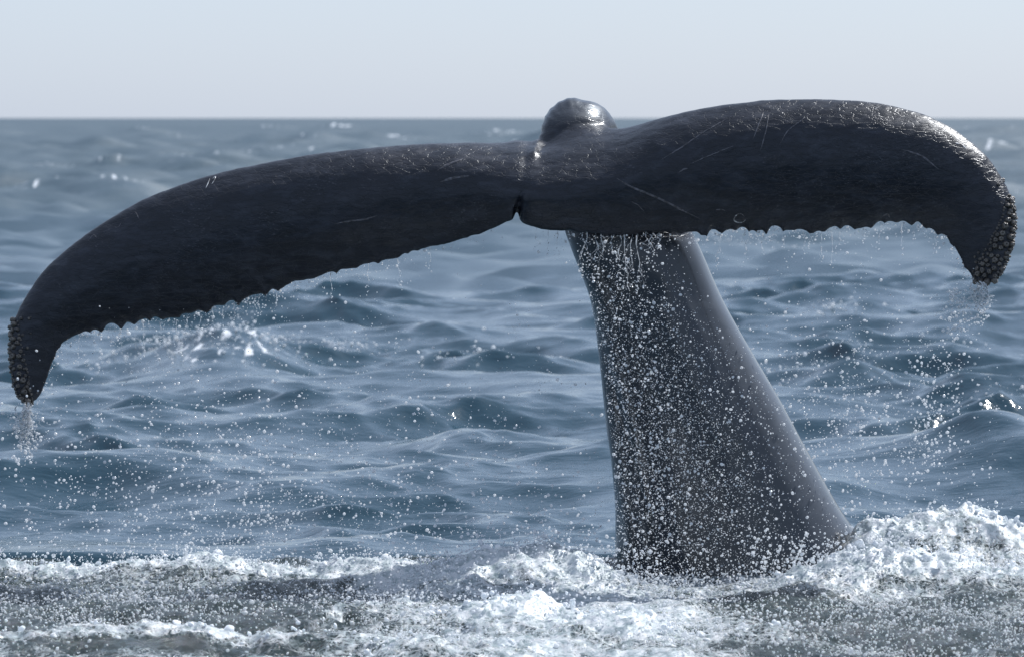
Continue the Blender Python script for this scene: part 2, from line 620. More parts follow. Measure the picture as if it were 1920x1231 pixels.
# ------------------------------------------------------------------ churned water round the tail
nx, ny = 640, 470
gx = np.linspace(PX0, PX1, nx)
gy = PY0 + (PY1 - PY0) * np.linspace(0, 1, ny)
cx, cy = np.meshgrid(gx, gy)
RIDGES = {
    'rear_left': dict(p=[(-420, 1090, .1), (0, 1082, .1), (230, 1078, .12), (340, 1070, .12), (350, 1060, .12), (450, 1064, .1), (600, 1073, .06), (730, 1072, .0), (850, 1075, -.1), (960, 1085, -.2)], w=.15, k=.6, f=.86),
    'heap': dict(p=[(760, 1105, -.45), (840, 1078, -.4), (900, 1056, -.36), (980, 1040, -.34), (1080, 1044, -.34), (1150, 1080, -.36), (1215, 1112, -.45)], w=.36, f=.86, k=.75),
    'diagonal': dict(p=[(930, 1096, -.6), (830, 1120, -.95), (730, 1142, -1.3), (640, 1166, -1.7), (540, 1192, -2.1)], w=.2, f=.5),
    'right_front': dict(p=[(1380, 1110, -.42), (1430, 1095, -.42), (1480, 1072, -.4), (1560, 1052, -.36), (1620, 1042, -.3), (1700, 1050, -.26), (1800, 1062, -.25), (1920, 1078, -.25), (2300, 1095, -.3)], w=.2, f=.95, k=.5),
    'right_rear': dict(p=[(1540, 1035, .38), (1600, 992, .4), (1680, 984, .42), (1750, 968, .44), (1830, 968, .44), (1880, 988, .42), (1940, 1015, .4), (2050, 1050, .35)], w=.24, f=.85),
    'front_heap': dict(p=[(800, 1185, -1.75), (870, 1150, -1.7), (930, 1130, -1.65), (1000, 1136, -1.65), (1060, 1165, -1.75), (1130, 1190, -1.9), (1300, 1222, -2.3)], w=.32, f=.95, k=.55),
    'front_left': dict(p=[(-300, 1200, -2.55), (0, 1197, -2.5), (180, 1184, -2.45), (350, 1180, -2.45), (480, 1186, -2.5), (640, 1205, -2.55)], w=.2, f=.55),
    'front_mid': dict(p=[(640, 1222, -2.9), (780, 1206, -2.85), (930, 1208, -2.85), (1060, 1222, -2.9)], w=.16, f=.6),
    'front_right': dict(p=[(1200, 1215, -2.5), (1320, 1196, -2.4), (1420, 1200, -2.4), (1600, 1222, -2.6)], w=.16, f=.35),
}


def churn(x, y):
    # crests of white water along each ridge, broken up by billows and fine lumps
    h = np.zeros_like(x)
    f = np.zeros_like(x)
    wob = 0.10 * fbm(x * 2.2, y * 2.2, 1.0, 3)
    for i, r in enumerate(RIDGES.values()):
        P = np.array([unproj(*p) for p in r['p']])
        o = np.argsort(P[:, 0])
        P = P[o]
        yr = np.interp(x, P[:, 0], P[:, 1])
        zr = np.interp(x, P[:, 0], P[:, 2], left=0, right=0)
        e = np.minimum(x - P[0, 0], P[-1, 0] - x)
        ed = sstep(-0.02, r.get('ramp', .25), e)
        d = (y - yr + wob) / r['w']
        g = np.exp(-np.where(d > 0, d * 1.25, d * r.get('k', .8)) ** 2) * ed
        top = np.maximum(zr, 0.015) * g
        h = np.maximum(h, top) + 0.25 * np.minimum(h, top)
        f = np.maximum(f, r['f'] * np.clip(g * 1.2, 0, 1))
    # broken water
    t = fbm(x * 2.2, y * 2.0, 2.0, 4) * 0.085
    b1 = (0.5 - np.abs(noise(x * 6, y * 5, 4.0))) * 0.075
    b2 = (0.5 - np.abs(noise(x * 17 + 3, y * 15, 7.0))) * 0.036
    b3 = (0.5 - np.abs(noise(x * 41, y * 37, 5.0))) * 0.007
    k = 0.35 + 1.15 * f
    h = h + t + (b1 + b2 + b3 - 0.045) * k + .045 * f
    return h, f


H, FO = churn(cx, cy)
# an oily smooth saucer where the tail cuts the water
px_, row_ = proj(np.stack([cx, cy, 0 * cx], -1))
calm = np.exp(-((cx - unproj(1330, 1095, -.1)[0]) / .35) ** 2 - ((cy + .1) / .35) ** 2)
H = H * (1 - .8 * calm) - .03 * calm
FO = FO * (1 - .7 * calm)
# patches: streaky foam over most of the near water, less on the far left and the lower right
quiet = .24 * sstep(.7, 1.2, cx) * sstep(-.7, -1.1, cy) + .17 * sstep(-.5, -.9, cx) * sstep(-.35, -.6, cy) * sstep(-2.4, -2.0, cy)
FO = np.maximum(FO, 0.38 - quiet + .12 * sstep(-1.2, 0, cx) + 0.34 * fbm(cx * 1.3, cy * 2.0, 6.0, 4))
FO += 0.12 * np.exp(-((cx - 0.25) / 0.8) ** 2 - ((cy + 1.9) / 1.2) ** 2)
e = patch_mask(cx, cy)
H = H * sstep(0, .3, e) - 0.14 * (1 - sstep(0, .3, e))
FO = FO * sstep(0.1, 0.9, e)
me = mesh_from('churned_water', np.stack([cx, cy, H], -1).reshape(-1, 3), grid_faces(ny, nx))
attr(me, 'foam', FO.ravel())
churn_me = me
link('churned_water', me, M_CHURN, kind='structure')


def churn_z(x, y):
    i = np.clip(((np.asarray(y) - PY0) / (PY1 - PY0) * (ny - 1)).astype(int), 0, ny - 1)
    j = np.clip(((np.asarray(x) - PX0) / (PX1 - PX0) * (nx - 1)).astype(int), 0, nx - 1)
    return H[i, j], FO[i, j]


# ------------------------------------------------------------------ whale tail
ST = [  # lead px,row | trail px,row | y lead, y trail | thickness | camber
    (44, 757, 54, 760, -.16, -.18, .02, .00),
    (26, 728, 76, 737, -.14, -.18, .04, .00),
    (18, 675, 97, 684, -.10, -.16, .06, .01),
    (22, 618, 117, 645, -.06, -.14, .075, .02),
    (45, 560, 150, 627, -.02, -.12, .09, .03),
    (85, 505, 208, 611, .02, -.10, .10, .045),
    (150, 448, 292, 600, .06, -.08, .115, .06),
    (235, 392, 385, 580, .09, -.07, .125, .07),
    (330, 349, 480, 556, .11, -.06, .135, .08),
    (440, 318, 580, 524, .13, -.06, .145, .085),
    (560, 295, 680, 501, .14, -.06, .155, .09),
    (680, 278, 770, 475, .15, -.06, .17, .09),
    (790, 271, 855, 453, .16, -.06, .19, .085),
    (880, 268, 915, 433, .17, -.06, .22, .075),
    (945, 266, 948, 417, .18, -.06, .25, .06),
    (985, 260, 963, 409, .18, -.05, .27, .05),
    (1010, 270, 968, 386, .16, -.02, .27, .045),
    (1034, 259, 974, 410, .17, -.05, .27, .05),
    (1085, 234, 1005, 427, .18, -.06, .26, .055),
    (1160, 240, 1080, 436, .17, -.07, .24, .07),
    (1240, 221, 1190, 440, .16, -.08, .21, .085),
    (1340, 200, 1300, 437, .15, -.08, .185, .10),
    (1450, 188, 1420, 432, .14, -.08, .165, .105),
    (1560, 186, 1530, 432, .12, -.08, .15, .105),
    (1660, 195, 1620, 424, .10, -.09, .135, .095),
    (1745, 220, 1690, 418, .07, -.10, .12, .08),
    (1815, 262, 1745, 427, .04, -.12, .105, .06),
    (1865, 312, 1776, 450, .01, -.14, .095, .045),
    (1893, 365, 1796, 478, -.02, -.16, .085, .03),
    (1904, 415, 1807, 500, -.05, -.17, .075, .02),
    (1899, 458, 1819, 516, -.08, -.18, .06, .015),
    (1886, 495, 1831, 527, -.11, -.19, .05, .01),
    (1866, 524, 1846, 533, -.14, -.19, .025, .0),
]
ST = np.array(ST, float)
lobe = np.clip(np.abs(ST[:, 0] - 1040) / 260, 0, 1)
lobe = lobe * lobe * (3 - 2 * lobe)
ST[:, 4] = ST[:, 4] - lobe * (ST[:, 4] - ST[:, 5]) * .12
ST[:, 5] += lobe * .11
ST[:, 7] *= 1 - .25 * lobe
ST[:, 6] *= 1 + .1 * lobe
rootg = np.exp(-((ST[:, 0] - 1080) / 120) ** 2)     # the root of the flukes lies back flat over the tail stock
ST[:, 4] += .24 * rootg + .05 * np.exp(-((ST[:, 0] - 860) / 160) ** 2)
ST[:, 7] += .085 * rootg
seg = np.hypot(*np.diff(ST[:, 0:2], axis=0).T) * .5 + np.hypot(*np.diff(ST[:, 2:4], axis=0).T) * .5
Tp = np.concatenate([[0], np.cumsum(seg)])
NU = 620
tu = np.linspace(0, Tp[-1], NU)
tu = np.sort(np.concatenate([tu, np.linspace(Tp[15] - 12, Tp[17] + 12, 40)]))
NU = len(tu)
S = hermite(tu, Tp, ST)
S[:, 6] = np.maximum(S[:, 6], .012)
# scalloped trailing edge: uneven teeth, stronger toward the tips of both lobes
tl = np.cumsum(np.concatenate([[0], np.hypot(*np.diff(S[:, 2:4], axis=0).T)]))
ph = tl / 36 + 2.6 * noise(tl / 62, 0.3) + .8 * noise(tl / 21, 5.3)
teeth = (1 - np.abs(np.sin(ph * math.pi / 1.25))) ** 1.5
pxm = S[:, 2]
amp = np.interp(pxm, [60, 120, 300, 560, 760, 940, 1020, 1200, 1330, 1420, 1740, 1800, 1850],
                [4, 14, 19, 14, 8, 0, 0, 3, 14, 17, 14, 7, 3])
amp = amp * (0.25 + 1.15 * np.clip(noise(tl / 40, 7.7) * 1.4 + .45, 0, 1))
tooth = amp * (teeth - 0.35) + (4 * noise(tl / 18, 2.2) + 5 * noise(tl / 75, 6.2)) * (amp > 0.5)
S0 = S[:, 3].copy()
rim = unproj(S[:, 2], S0 + tooth, S[:, 5])
lead = unproj(S[:, 0], S[:, 1], S[:, 4])
trail = unproj(S[:, 2], S[:, 3], S[:, 5])
NV = 64
cc = 0.5 - 0.5 * np.cos(np.linspace(0, math.pi, NV // 2 + 1))
prof = 2.6 * (0.2969 * np.sqrt(cc) - 0.1260 * cc - 0.3516 * cc ** 2 + 0.2843 * cc ** 3 - 0.1015 * cc ** 4)
prof = prof / prof.max() * 0.5
ch = trail - lead
sd_ = np.gradient((lead + trail) / 2, axis=0)
sd_[:, 0] = np.maximum(sd_[:, 0], .0)
nrm = np.cross(ch, np.array([1.0, 0, 0]) * 1.0 + 0 * ch)
nrm[:, 0] = 0
nrm = np.array([0, -1.0, 0.0]) + 0 * nrm           # thickness runs along the line toward the boat
rings = []
edge = 0.009
for c, h in list(zip(cc, prof)) + [(c, -h) for c, h in list(zip(cc, prof))[-2:0:-1]]:
    th = S[:, 6:7] * h
    th = th + np.sign(h) * edge * sstep(0.02, 0.2, c) * (1 - sstep(0.985, 1.0, c))
    cam_ = S[:, 7:8] * 4 * c * (1 - c)
    rings.append(lead + ch * c + (rim - trail) * c ** 12 + nrm * (th + cam_))
G = np.stack(rings, 1)                               # (NU, NV', 3)
nv = G.shape[1]
FV = G.reshape(-1, 3)
FF = grid_faces(NU, nv, wrap=True)
tri = []
q0 = len(FV)
FV = np.concatenate([FV, G[0].mean(0)[None], G[-1].mean(0)[None]])
cap = [(q0, (j + 1) % nv, j) for j in range(nv)] + [(q0 + 1, (NU - 1) * nv + j, (NU - 1) * nv + (j + 1) % nv) for j in range(nv)]

PED = np.array([  # px, row, y, half width px, half depth m
    (1450, 1330, .70, 305, .66), (1420, 1190, .66, 272, .60), (1410, 1100, .63, 254, .55), (1394, 1040, .61, 241, .52),
    (1364, 950, .575, 211, .47), (1333, 850, .54, 185, .43), (1300, 750, .50, 164, .39), (1266, 660, .465, 144, .35),
    (1229, 560, .43, 124, .31), (1183, 448, .40, 119, .27), (1148, 360, .47, 106, .22), (1118, 292, .54, 84, .18),
    (1091, 250, .54, 68, .16), (1080, 260, .42, 64, .14), (1062, 288, .33, 50, .11), (1046, 335, .25, 30, .07), (1040, 362, .22, 10, .03)])
tp = np.concatenate([[0], np.cumsum(np.hypot(np.hypot(*np.diff(PED[:, :2], axis=0).T), np.diff(PED[:, 2]) * 400))])
pt = np.linspace(0, tp[-1], 150)
Q = hermite(pt, tp, PED)
ctr = unproj(Q[:, 0], Q[:, 1], Q[:, 2])
hw = Q[:, 3] * K * (Q[:, 2] + DIST)
T = np.gradient(ctr, axis=0)
T[:, 0] = 0
T /= np.linalg.norm(T, axis=1)[:, None]
Bv = np.cross(np.array([1.0, 0, 0]), T)
th = np.linspace(0, 2 * math.pi, 96, endpoint=False)
ct, st_ = np.cos(th), np.sin(th)
ex = 0.92
ct, st_ = np.sign(ct) * np.abs(ct) ** ex, np.sign(st_) * np.abs(st_) ** ex
PV = ctr[:, None, :] + hw[:, None, None] * ct[None, :, None] * np.array([1.0, 0, 0]) + (Q[:, 4][:, None] * st_[None, :])[..., None] * Bv[:, None, :]
npv = PV.shape[1]
PVf = PV.reshape(-1, 3)
PF = grid_faces(len(pt), npv, wrap=True)
off = len(FV)
c0, c1 = len(PVf), len(PVf) + 1
PVf = np.concatenate([PVf, ctr[:1], ctr[-1:]])
capP = [(c0, (j + 1) % npv, j) for j in range(npv)] + [(c1, (len(pt) - 1) * npv + j, (len(pt) - 1) * npv + (j + 1) % npv) for j in range(npv)]
me = bpy.data.meshes.new('humpback_whale')
faces = FF.tolist() + cap + [tuple(i + off for i in f) for f in PF.tolist()] + [tuple(i + off for i in f) for f in capP]
me.from_pydata(np.concatenate([FV, PVf]).tolist(), [], faces)
me.update()
import bmesh
bm = bmesh.new()
bm.from_mesh(me)
# outward normals per shell
bmesh.ops.recalc_face_normals(bm, faces=bm.faces)
bm.to_mesh(me)
bm.free()
tmp = bpy.data.objects.new('tmp', me)
COL.objects.link(tmp)
rm = tmp.modifiers.new('r', 'REMESH')
rm.mode = 'VOXEL'
rm.voxel_size = 0.0075
rm.use_smooth_shade = True
dg = bpy.context.evaluated_depsgraph_get()
body = bpy.data.meshes.new_from_object(tmp.evaluated_get(dg))
bpy.data.objects.remove(tmp)
body.name = 'humpback_whale'
nvb = len(body.vertices)
co = np.empty(nvb * 3, np.float32)
body.vertices.foreach_get('co', co)
co = co.reshape(-1, 3).astype(float)
ed = np.empty(len(body.edges) * 2, np.int32)
body.edges.foreach_get('vertices', ed)
ed = ed.reshape(-1, 2)
deg = np.bincount(ed.ravel(), minlength=nvb)[:, None]


def relax(co, wgt, it):
    keep = (wgt[ed[:, 0]] > .01) | (wgt[ed[:, 1]] > .01)
    E = ed[keep]
    vs = np.unique(E)
    idx = np.full(nvb, -1)
    idx[vs] = np.arange(len(vs))
    a, b, m = idx[E[:, 0]], idx[E[:, 1]], len(vs)
    sub = co[vs].copy()
    wv = np.where(wgt[vs] > .01, wgt[vs], 0)[:, None] * .8
    dv = np.maximum(np.bincount(a, minlength=m) + np.bincount(b, minlength=m), 1)[:, None]
    for _ in range(it):
        acc = np.stack([np.bincount(a, sub[b, k], m) + np.bincount(b, sub[a, k], m) for k in range(3)], 1)
        sub = sub + wv * (acc / dv - sub)
    co = co.copy()
    co[vs] = sub
    return co


px_, row_ = proj(co)
co = relax(co, np.full(nvb, .6), 3)
# blend the root of the flukes into the tail stock (not across the notch)
root = np.exp(-((px_ - 1090) / 120) ** 2 - ((row_ - 285) / 62) ** 2)
behind = np.exp(-((px_ - 1160) / 190) ** 2 - ((row_ - 380) / 110) ** 2) * sstep(0.02, .12, co[:, 1])
co = relax(co, np.clip(np.maximum(root, behind), 0, 1), 60)
sad = np.exp(-((px_ - 1085) / 90) ** 2 - ((row_ - 262) / 34) ** 2)
co = relax(co, np.clip(sad, 0, 1), 50)


def normals(co):
    body.vertices.foreach_set('co', co.astype(np.float32).ravel())
    body.update()
    n = np.empty(nvb * 3, np.float32)
    body.vertices.foreach_get('normal', n)
    return n.reshape(-1, 3).astype(float)


nm = normals(co)
px_, row_ = proj(co)
u = co[:, 0] * math.cos(.2) + co[:, 2] * math.sin(.2)
w = co[:, 2] * math.cos(.2) - co[:, 0] * math.sin(.2)
stock = sstep(440, 456, row_) * (px_ > 1040) * (px_ < 1720)
dsp = (1 - .97 * stock) * 0.008 * fbm(u * 3.0, w * 6.5, co[:, 1] * 3, 3) + (1 - stock) * 0.0022 * fbm(u * 16, w * 44, co[:, 1] * 16, 2)
qs = (px_ - np.interp(row_, [440, 560, 740, 840, 940, 1100], [1062, 1105, 1135, 1148, 1153, 1155])) / np.interp(row_, [440, 560, 750, 950, 1100], [238, 248, 323, 405, 500])
dsp += stock * (.020 * noise(qs * 4.2, row_ / 330, 2.0) + .006 * noise(qs * 12, row_ / 240, 5.0))
qf = np.interp(row_, [560, 800, 900, 1000, 1100], [.02, .05, .085, .12, .13])
dsp += stock * sstep(600, 820, row_) * (.016 * np.exp(-((qs - qf + .05) / .035) ** 2) - .022 * np.exp(-((qs - qf - .015) / .022) ** 2))
# knuckles along the ridge of the tail stock
RID = np.array([(1000, 290), (1008, 268), (1018, 240), (1032, 215), (1052, 198), (1075, 190)], float)
dr = np.full(nvb, 1e9)
sr = np.zeros(nvb)
acc_ = 0
for a, b in zip(RID[:-1], RID[1:]):
    L = np.hypot(*(b - a))
    t = np.clip(((px_ - a[0]) * (b - a)[0] + (row_ - a[1]) * (b - a)[1]) / L ** 2, 0, 1)
    d = np.hypot(px_ - a[0] - t * (b - a)[0], row_ - a[1] - t * (b - a)[1])
    m = d < dr
    dr[m] = d[m]
    sr[m] = (acc_ + t * L)[m]
    acc_ += L
dsp += np.exp(-(dr / 11) ** 2) * (0.016 + 0.0045 * np.sin(sr / 2.7) * (.5 + 1.2 * noise(sr / 9, 1.1))) * (co[:, 1] < .75)
CRS = np.array([(1012, 284), (1024, 270), (1040, 255), (1058, 241), (1084, 231), (1125, 233)], float)
dc = np.full(nvb, 1e9)
for a, b in zip(CRS[:-1], CRS[1:]):
    t = np.clip(((px_ - a[0]) * (b - a)[0] + (row_ - a[1]) * (b - a)[1]) / np.hypot(*(b - a)) ** 2, 0, 1)
    dc = np.minimum(dc, np.hypot(px_ - a[0] - t * (b - a)[0], row_ - a[1] - t * (b - a)[1]))
dsp += (-.008 * np.exp(-(dc / 6) ** 2)) * (nm[:, 1] < .1) * (co[:, 1] < .75)
# folded groove below the ridge, and the fold beside the notch
g1 = np.exp(-((px_ - (985 + (row_ - 300) * -.12)) / 8) ** 2 - ((row_ - 318) / 40) ** 2)
g2 = np.exp(-((px_ - 969) / 5) ** 2 - ((row_ - 398) / 10) ** 2)
g3 = np.exp(-((px_ - 1000) / 60) ** 2 - ((row_ - 372 + (px_ - 1000) * -.06) / 10) ** 2)
dsp += (-0.004 * g1 - 0.02 * g2 + .007 * g3) * (nm[:, 1] < 0)
co = co + nm * dsp[:, None]
co = relax(co, .7 * np.exp(-((px_ - 1085) / 80) ** 2 - ((row_ - 232) / 42) ** 2), 5)
nm = normals(co)
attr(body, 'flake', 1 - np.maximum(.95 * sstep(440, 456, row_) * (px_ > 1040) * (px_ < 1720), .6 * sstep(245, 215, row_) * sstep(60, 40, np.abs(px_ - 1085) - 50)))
sm = np.ones(len(body.polygons), bool)
body.polygons.foreach_set('use_smooth', sm)
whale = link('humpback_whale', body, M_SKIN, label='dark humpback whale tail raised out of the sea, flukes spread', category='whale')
px_, row_ = proj(co)
bvh = BVHTree.FromPolygons(co.tolist(), [tuple(p.vertices) for p in body.polygons])
CAM = Vector((0, -DIST, CAM_H))


def cast(px, row):
    d = Vector(unproj(px, row, 0.0).tolist()) - CAM
    d.normalize()
    loc, n, i, _ = bvh.ray_cast(CAM, d)
    return loc, n


# barnacles
def barnacle_mesh(seed):
    r = np.random.default_rng(seed)
    n = 12
    prof_ = [(.95, -.3), (1.0, .2), (.9, .7), (.6, 1.05), (.34, 1.06), (.2, .8)]
    V = []
    rib = 1 + .10 * np.cos(np.arange(n) * math.pi) + r.normal(0, .05, n)
    for k, (rr, z) in enumerate(prof_):
        for j in range(n):
            a = 2 * math.pi * j / n
            q = rr * (rib[j] if k < 4 else 1)
            V.append((q * math.cos(a), q * math.sin(a), z + r.normal(0, .03)))
    F = grid_faces(len(prof_), n, wrap=True).tolist()
    V.append((0, 0, .78))
    b = (len(prof_) - 1) * n
    m = bpy.data.meshes.new('barnacle')
    m.from_pydata(V, [], [tuple(f) for f in F] + [(b + j, b + (j + 1) % n, len(V) - 1) for j in range(n)])
    m.polygons.foreach_set('use_smooth', np.ones(len(m.polygons), bool))
    m.materials.append(M_BARN)
    return m


BM = [barnacle_mesh(i) for i in range(5)]


def add_barnacles(line, nmax, rmin, rmax, seed):
    r = np.random.default_rng(seed)
    line = np.array(line, float)
    rows = np.linspace(line[0, 1], line[-1, 1], 200)
    cxx = np.interp(row_, line[:, 1], line[:, 0])
    ww = np.interp(row_, line[:, 1], line[:, 2])
    q = np.abs(px_ - cxx) / ww
    okv = np.where((q < 1) & (row_ > line[0, 1]) & (row_ < line[-1, 1]) & (nm[:, 1] < .45))[0]
    r.shuffle(okv)
    got, rad = [], []
    for i in okv:
        R = (rmin + (rmax - rmin) * r.random() ** .8) * (1.15 - .5 * q[i]) * (.6 if q[i] > .85 else 1)
        p = co[i]
        if got and (np.linalg.norm(np.array(got) - p, axis=1) < .88 * (np.array(rad) + R)).any():
            continue
        got.append(p)
        rad.append(R)
        o = bpy.data.objects.new('barnacle', BM[r.integers(5)])
        COL.objects.link(o)
        o.parent = whale
        o.location = p
        qn = Vector(nm[i].tolist()).to_track_quat('Z', 'Y').to_matrix().to_4x4() @ Matrix.Rotation(r.uniform(0, 6.28), 4, 'Z')
        o.rotation_euler = qn.to_euler()
        o.scale = (R * r.uniform(.85, 1.1), R * r.uniform(.85, 1.1), R * r.uniform(.8, 1.7))
        if len(got) >= nmax:
            break


add_barnacles([(1894, 372, 7), (1892, 400, 12), (1886, 430, 18), (1874, 462, 24), (1860, 495, 27), (1846, 532, 26)], 170, .0085, .0185, 5)
add_barnacles([(26, 600, 8), (27, 640, 12), (33, 680, 16), (42, 725, 15), (50, 758, 12)], 110, .010, .016, 6)


add_barnacles([(1880, 330, 16), (1885, 400, 26), (1862, 450, 38), (1845, 490, 40), (1838, 532, 30)], 26, .005, .010, 15)
add_barnacles([(45, 590, 14), (40, 660, 22), (48, 720, 24), (56, 755, 18)], 18, .005, .009, 16)


# scars: thin raised lines lying on the skin
def scar(pts, w0, mat, name='scar', ripple=0.0, label=None):
    pts = np.array(pts, float)
    L = np.concatenate([[0], np.cumsum(np.hypot(*np.diff(pts, axis=0).T))])
    n = max(8, int(L[-1] / 3))
    s = np.linspace(0, L[-1], n)
    C = hermite(s, L, pts)
    C = C + ripple * np.stack([noise(s / 9, 1.3), noise(s / 9, 4.4)], 1)
    V, F = [], []
    prev = None
    for k in range(n):
        loc, nn = cast(*C[k])
        if loc is None:
            return
        tdir = Vector(unproj(*C[min(k + 1, n - 1)], 0).tolist()) - Vector(unproj(*C[max(k - 1, 0)], 0).tolist())
        sdv = tdir.cross(nn).normalized()
        e = min(1.0, 4 * min(k, n - 1 - k) / n + .15)
        wd = w0 * K * DIST * .5 * e * (0.75 + .5 * float(noise(s[k] / 14, 9.1)))
        base = loc + nn * .0004
        V += [base - sdv * wd, base + nn * (.0016 * e), base + sdv * wd]
        if k:
            b = 3 * (k - 1)
            F += [(b, b + 1, b + 4, b + 3), (b + 1, b + 2, b + 5, b + 4)]
    m = bpy.data.meshes.new(name)
    m.from_pydata([tuple(v) for v in V], [], F)
    m.polygons.foreach_set('use_smooth', np.ones(len(m.polygons), bool))
    o = link(name, m, mat, whale)
    if label:
        o['label'] = label


scar([(1156, 334), (1180, 349), (1212, 362), (1250, 379), (1285, 397), (1312, 410)], 5, M_SCAR, label='long curved scar ridge')
ringp = [(1387 + 10 * math.cos(a) + 1.5 * math.sin(2 * a), 409 + 8.5 * math.sin(a)) for a in np.linspace(0.35, 5.9, 14)]
scar(ringp, 3.0, M_RING, 'ring_scar', label='small white ring mark')
for p, w_, m_ in [
    ([(386, 354), (390, 344), (394, 335)], 3.0, M_RING), ([(397, 346), (401, 340), (404, 331), (398, 336)], 2.4, M_RING),
    ([(213, 425), (220, 427), (228, 418)], 2.5, M_SCAR), ([(166, 452), (176, 441), (182, 446)], 3, M_SCAR), ([(243, 406), (252, 398), (262, 412)], 2, M_SCAR),
    ([(1425, 285), (1432, 262), (1437, 240), (1442, 214)], 2.6, M_SCAR), ([(1412, 262), (1424, 230), (1432, 210)], 3, M_SCAR),
    ([(1462, 272), (1478, 245), (1500, 228), (1520, 214)], 2.4, M_SCAR), ([(1240, 300), (1280, 275), (1320, 248), (1372, 218)], 3.2, M_SCAR),
    ([(1290, 310), (1330, 292), (1380, 272)], 2.2, M_SCAR), ([(1690, 280), (1730, 294), (1760, 318)], 4, M_SCAR),
    ([(628, 420), (655, 415), (690, 410), (708, 404)], 4, M_SCAR), ([(1272, 325), (1282, 318), (1290, 316)], 4, M_SCAR),
    ([(1184, 378), (1200, 388), (1208, 397)], 2.4, M_SCAR), ([(820, 320), (842, 308), (868, 298)], 6, M_SCAR), ([(825, 342), (850, 334), (880, 330)], 6, M_SCAR),
    ([(1596, 196), (1608, 190)], 2, M_RING), ([(1640, 205), (1652, 199)], 2, M_RING), ([(1790, 268), (1802, 271), (1812, 279)], 4, M_RING),
    ([(1342, 394), (1352, 393), (1360, 396)], 3.5, M_SCAR), ([(1655, 406), (1664, 402), (1668, 408)], 6, M_SCAR),
]:
    scar(p, w_, m_, ripple=1.2)

# ------------------------------------------------------------------ droplets, trickles, foam
def ico(sub):
    b = bmesh.new()
    bmesh.ops.create_icosphere(b, subdivisions=sub, radius=1.0)
    V = np.array([v.co[:] for v in b.verts])
    F = np.array([[v.index for v in f.verts] for f in b.faces])
    b.free()
    return V, F


ICO = {1: ico(1), 2: ico(2)}


def blobs(P, R, sub, r, stretch=.25, lumpy=0.0):
    V0, F0 = ICO[sub]
    n = len(P)
    sc_ = R[:, None] * (1 + r.normal(0, stretch, (n, 3)).clip(-.6, .9))
    A = r.normal(size=(n, 3, 3))
    Qm, _ = np.linalg.qr(A)
    V = V0[None] * np.ones((n, 1, 1))
    if lumpy:
        V = V * (1 + lumpy * r.normal(size=(n, len(V0), 1)))
    V = V * sc_[:, None, :]
    V = np.einsum('nij,nvj->nvi', Qm, V) + P[:, None, :]
    F = F0[None] + (np.arange(n) * len(V0))[:, None, None]
    return V.reshape(-1, 3), F.reshape(-1, 3)


def cat_mesh(name, parts):
    VV, FF_, o = [], [], 0
    for V, F in parts:
        VV.append(V)
        FF_.append(F + o)
        o += len(V)
    return mesh_from(name, np.concatenate(VV), np.concatenate(FF_))


def scatter(n, px, row, yr, med, sig, r, clump=0.0):
    """n droplets in the air: px and row are samplers, yr the depth range."""
    x, w_ = px(n), row(n)
    if clump:
        k = max(4, n // 14)
        cxx, cw = px(k), row(k)
        pick = r.integers(k, size=n)
        m = r.random(n) < clump
        x = np.where(m, cxx[pick] + r.normal(0, 9, n), x)
        w_ = np.where(m, cw[pick] + r.normal(0, 11, n), w_)
    y = r.uniform(*yr, n)
    return unproj(x, w_, y), np.exp(r.normal(math.log(med), sig, n))


r = np.random.default_rng(11)
U = lambda a, b: (lambda n: r.uniform(a, b, n))
TRI = lambda a, m, b: (lambda n: r.triangular(a, m, b, n))
P_, R_ = [], []


def put(*a, **k):
    p, q = scatter(*a, r=r, **k)
    P_.append(p)
    R_.append(q)


# in front of the tail stock
def ped_px(rowv, spread=1.0):
    l = np.interp(rowv, [440, 500, 560, 640, 740, 840, 940, 1090], [1075, 1085, 1105, 1120, 1135, 1148, 1153, 1155])
    rr = np.interp(rowv, [440, 560, 660, 750, 850, 950, 1060], [1270, 1330, 1400, 1440, 1490, 1545, 1600])
    t = r.beta(1.25, 2.3, len(rowv))
    return l + (rr - l) * t * spread


rows_ = 455 + (1095 - 455) * r.beta(1.9, 1.35, 9000)
xx = ped_px(rows_)
P_.append(unproj(xx, rows_, r.uniform(-.85, -.22, 9000)))
R_.append(np.exp(r.normal(math.log(.0021), .52, 9000)))
rows_ = 460 + (1095 - 460) * r.beta(1.6, 1.3, 3500)
P_.append(unproj(ped_px(rows_, 1.08), rows_, r.uniform(-.8, -.2, 3500)))
R_.append(np.exp(r.normal(math.log(.0018), .3, 3500)))
k_ = 220
rows_ = 455 + (1090 - 455) * r.beta(1.8, 1.4, k_)
P_.append(unproj(ped_px(rows_), rows_, r.uniform(-.8, -.25, k_)))
R_.append(np.exp(r.normal(math.log(.0056), .22, k_)))
put(3000, TRI(0, 500, 1150), TRI(620, 960, 1085), (-.7, .5), .0036, .42, clump=.35)
put(1200, U(0, 1130), TRI(760, 1000, 1085), (-.7, .5), .0042, .45, clump=.3)
put(800, U(150, 1100), TRI(530, 720, 900), (-.4, .3), .0032, .4, clump=.3)
put(500, U(0, 500), TRI(650, 860, 1050), (-.4, .4), .0045, .45, clump=.4)
put(1500, TRI(1320, 1480, 1900), TRI(470, 720, 1000), (-.5, .5), .0034, .45, clump=.35)
put(900, TRI(1420, 1600, 1920), TRI(600, 860, 1020), (-.5, .5), .0036, .45, clump=.3)
put(260, lambda n: r.normal(1790, 16, n), U(540, 640), (-.25, -.1), .0042, .5, clump=.5)
put(320, lambda n: r.normal(1745, 26, n), TRI(640, 760, 930), (-.25, 0), .0042, .5, clump=.6)
put(160, lambda n: r.normal(50, 18, n), TRI(762, 790, 850), (-.22, -.12), .0042, .5, clump=.4)
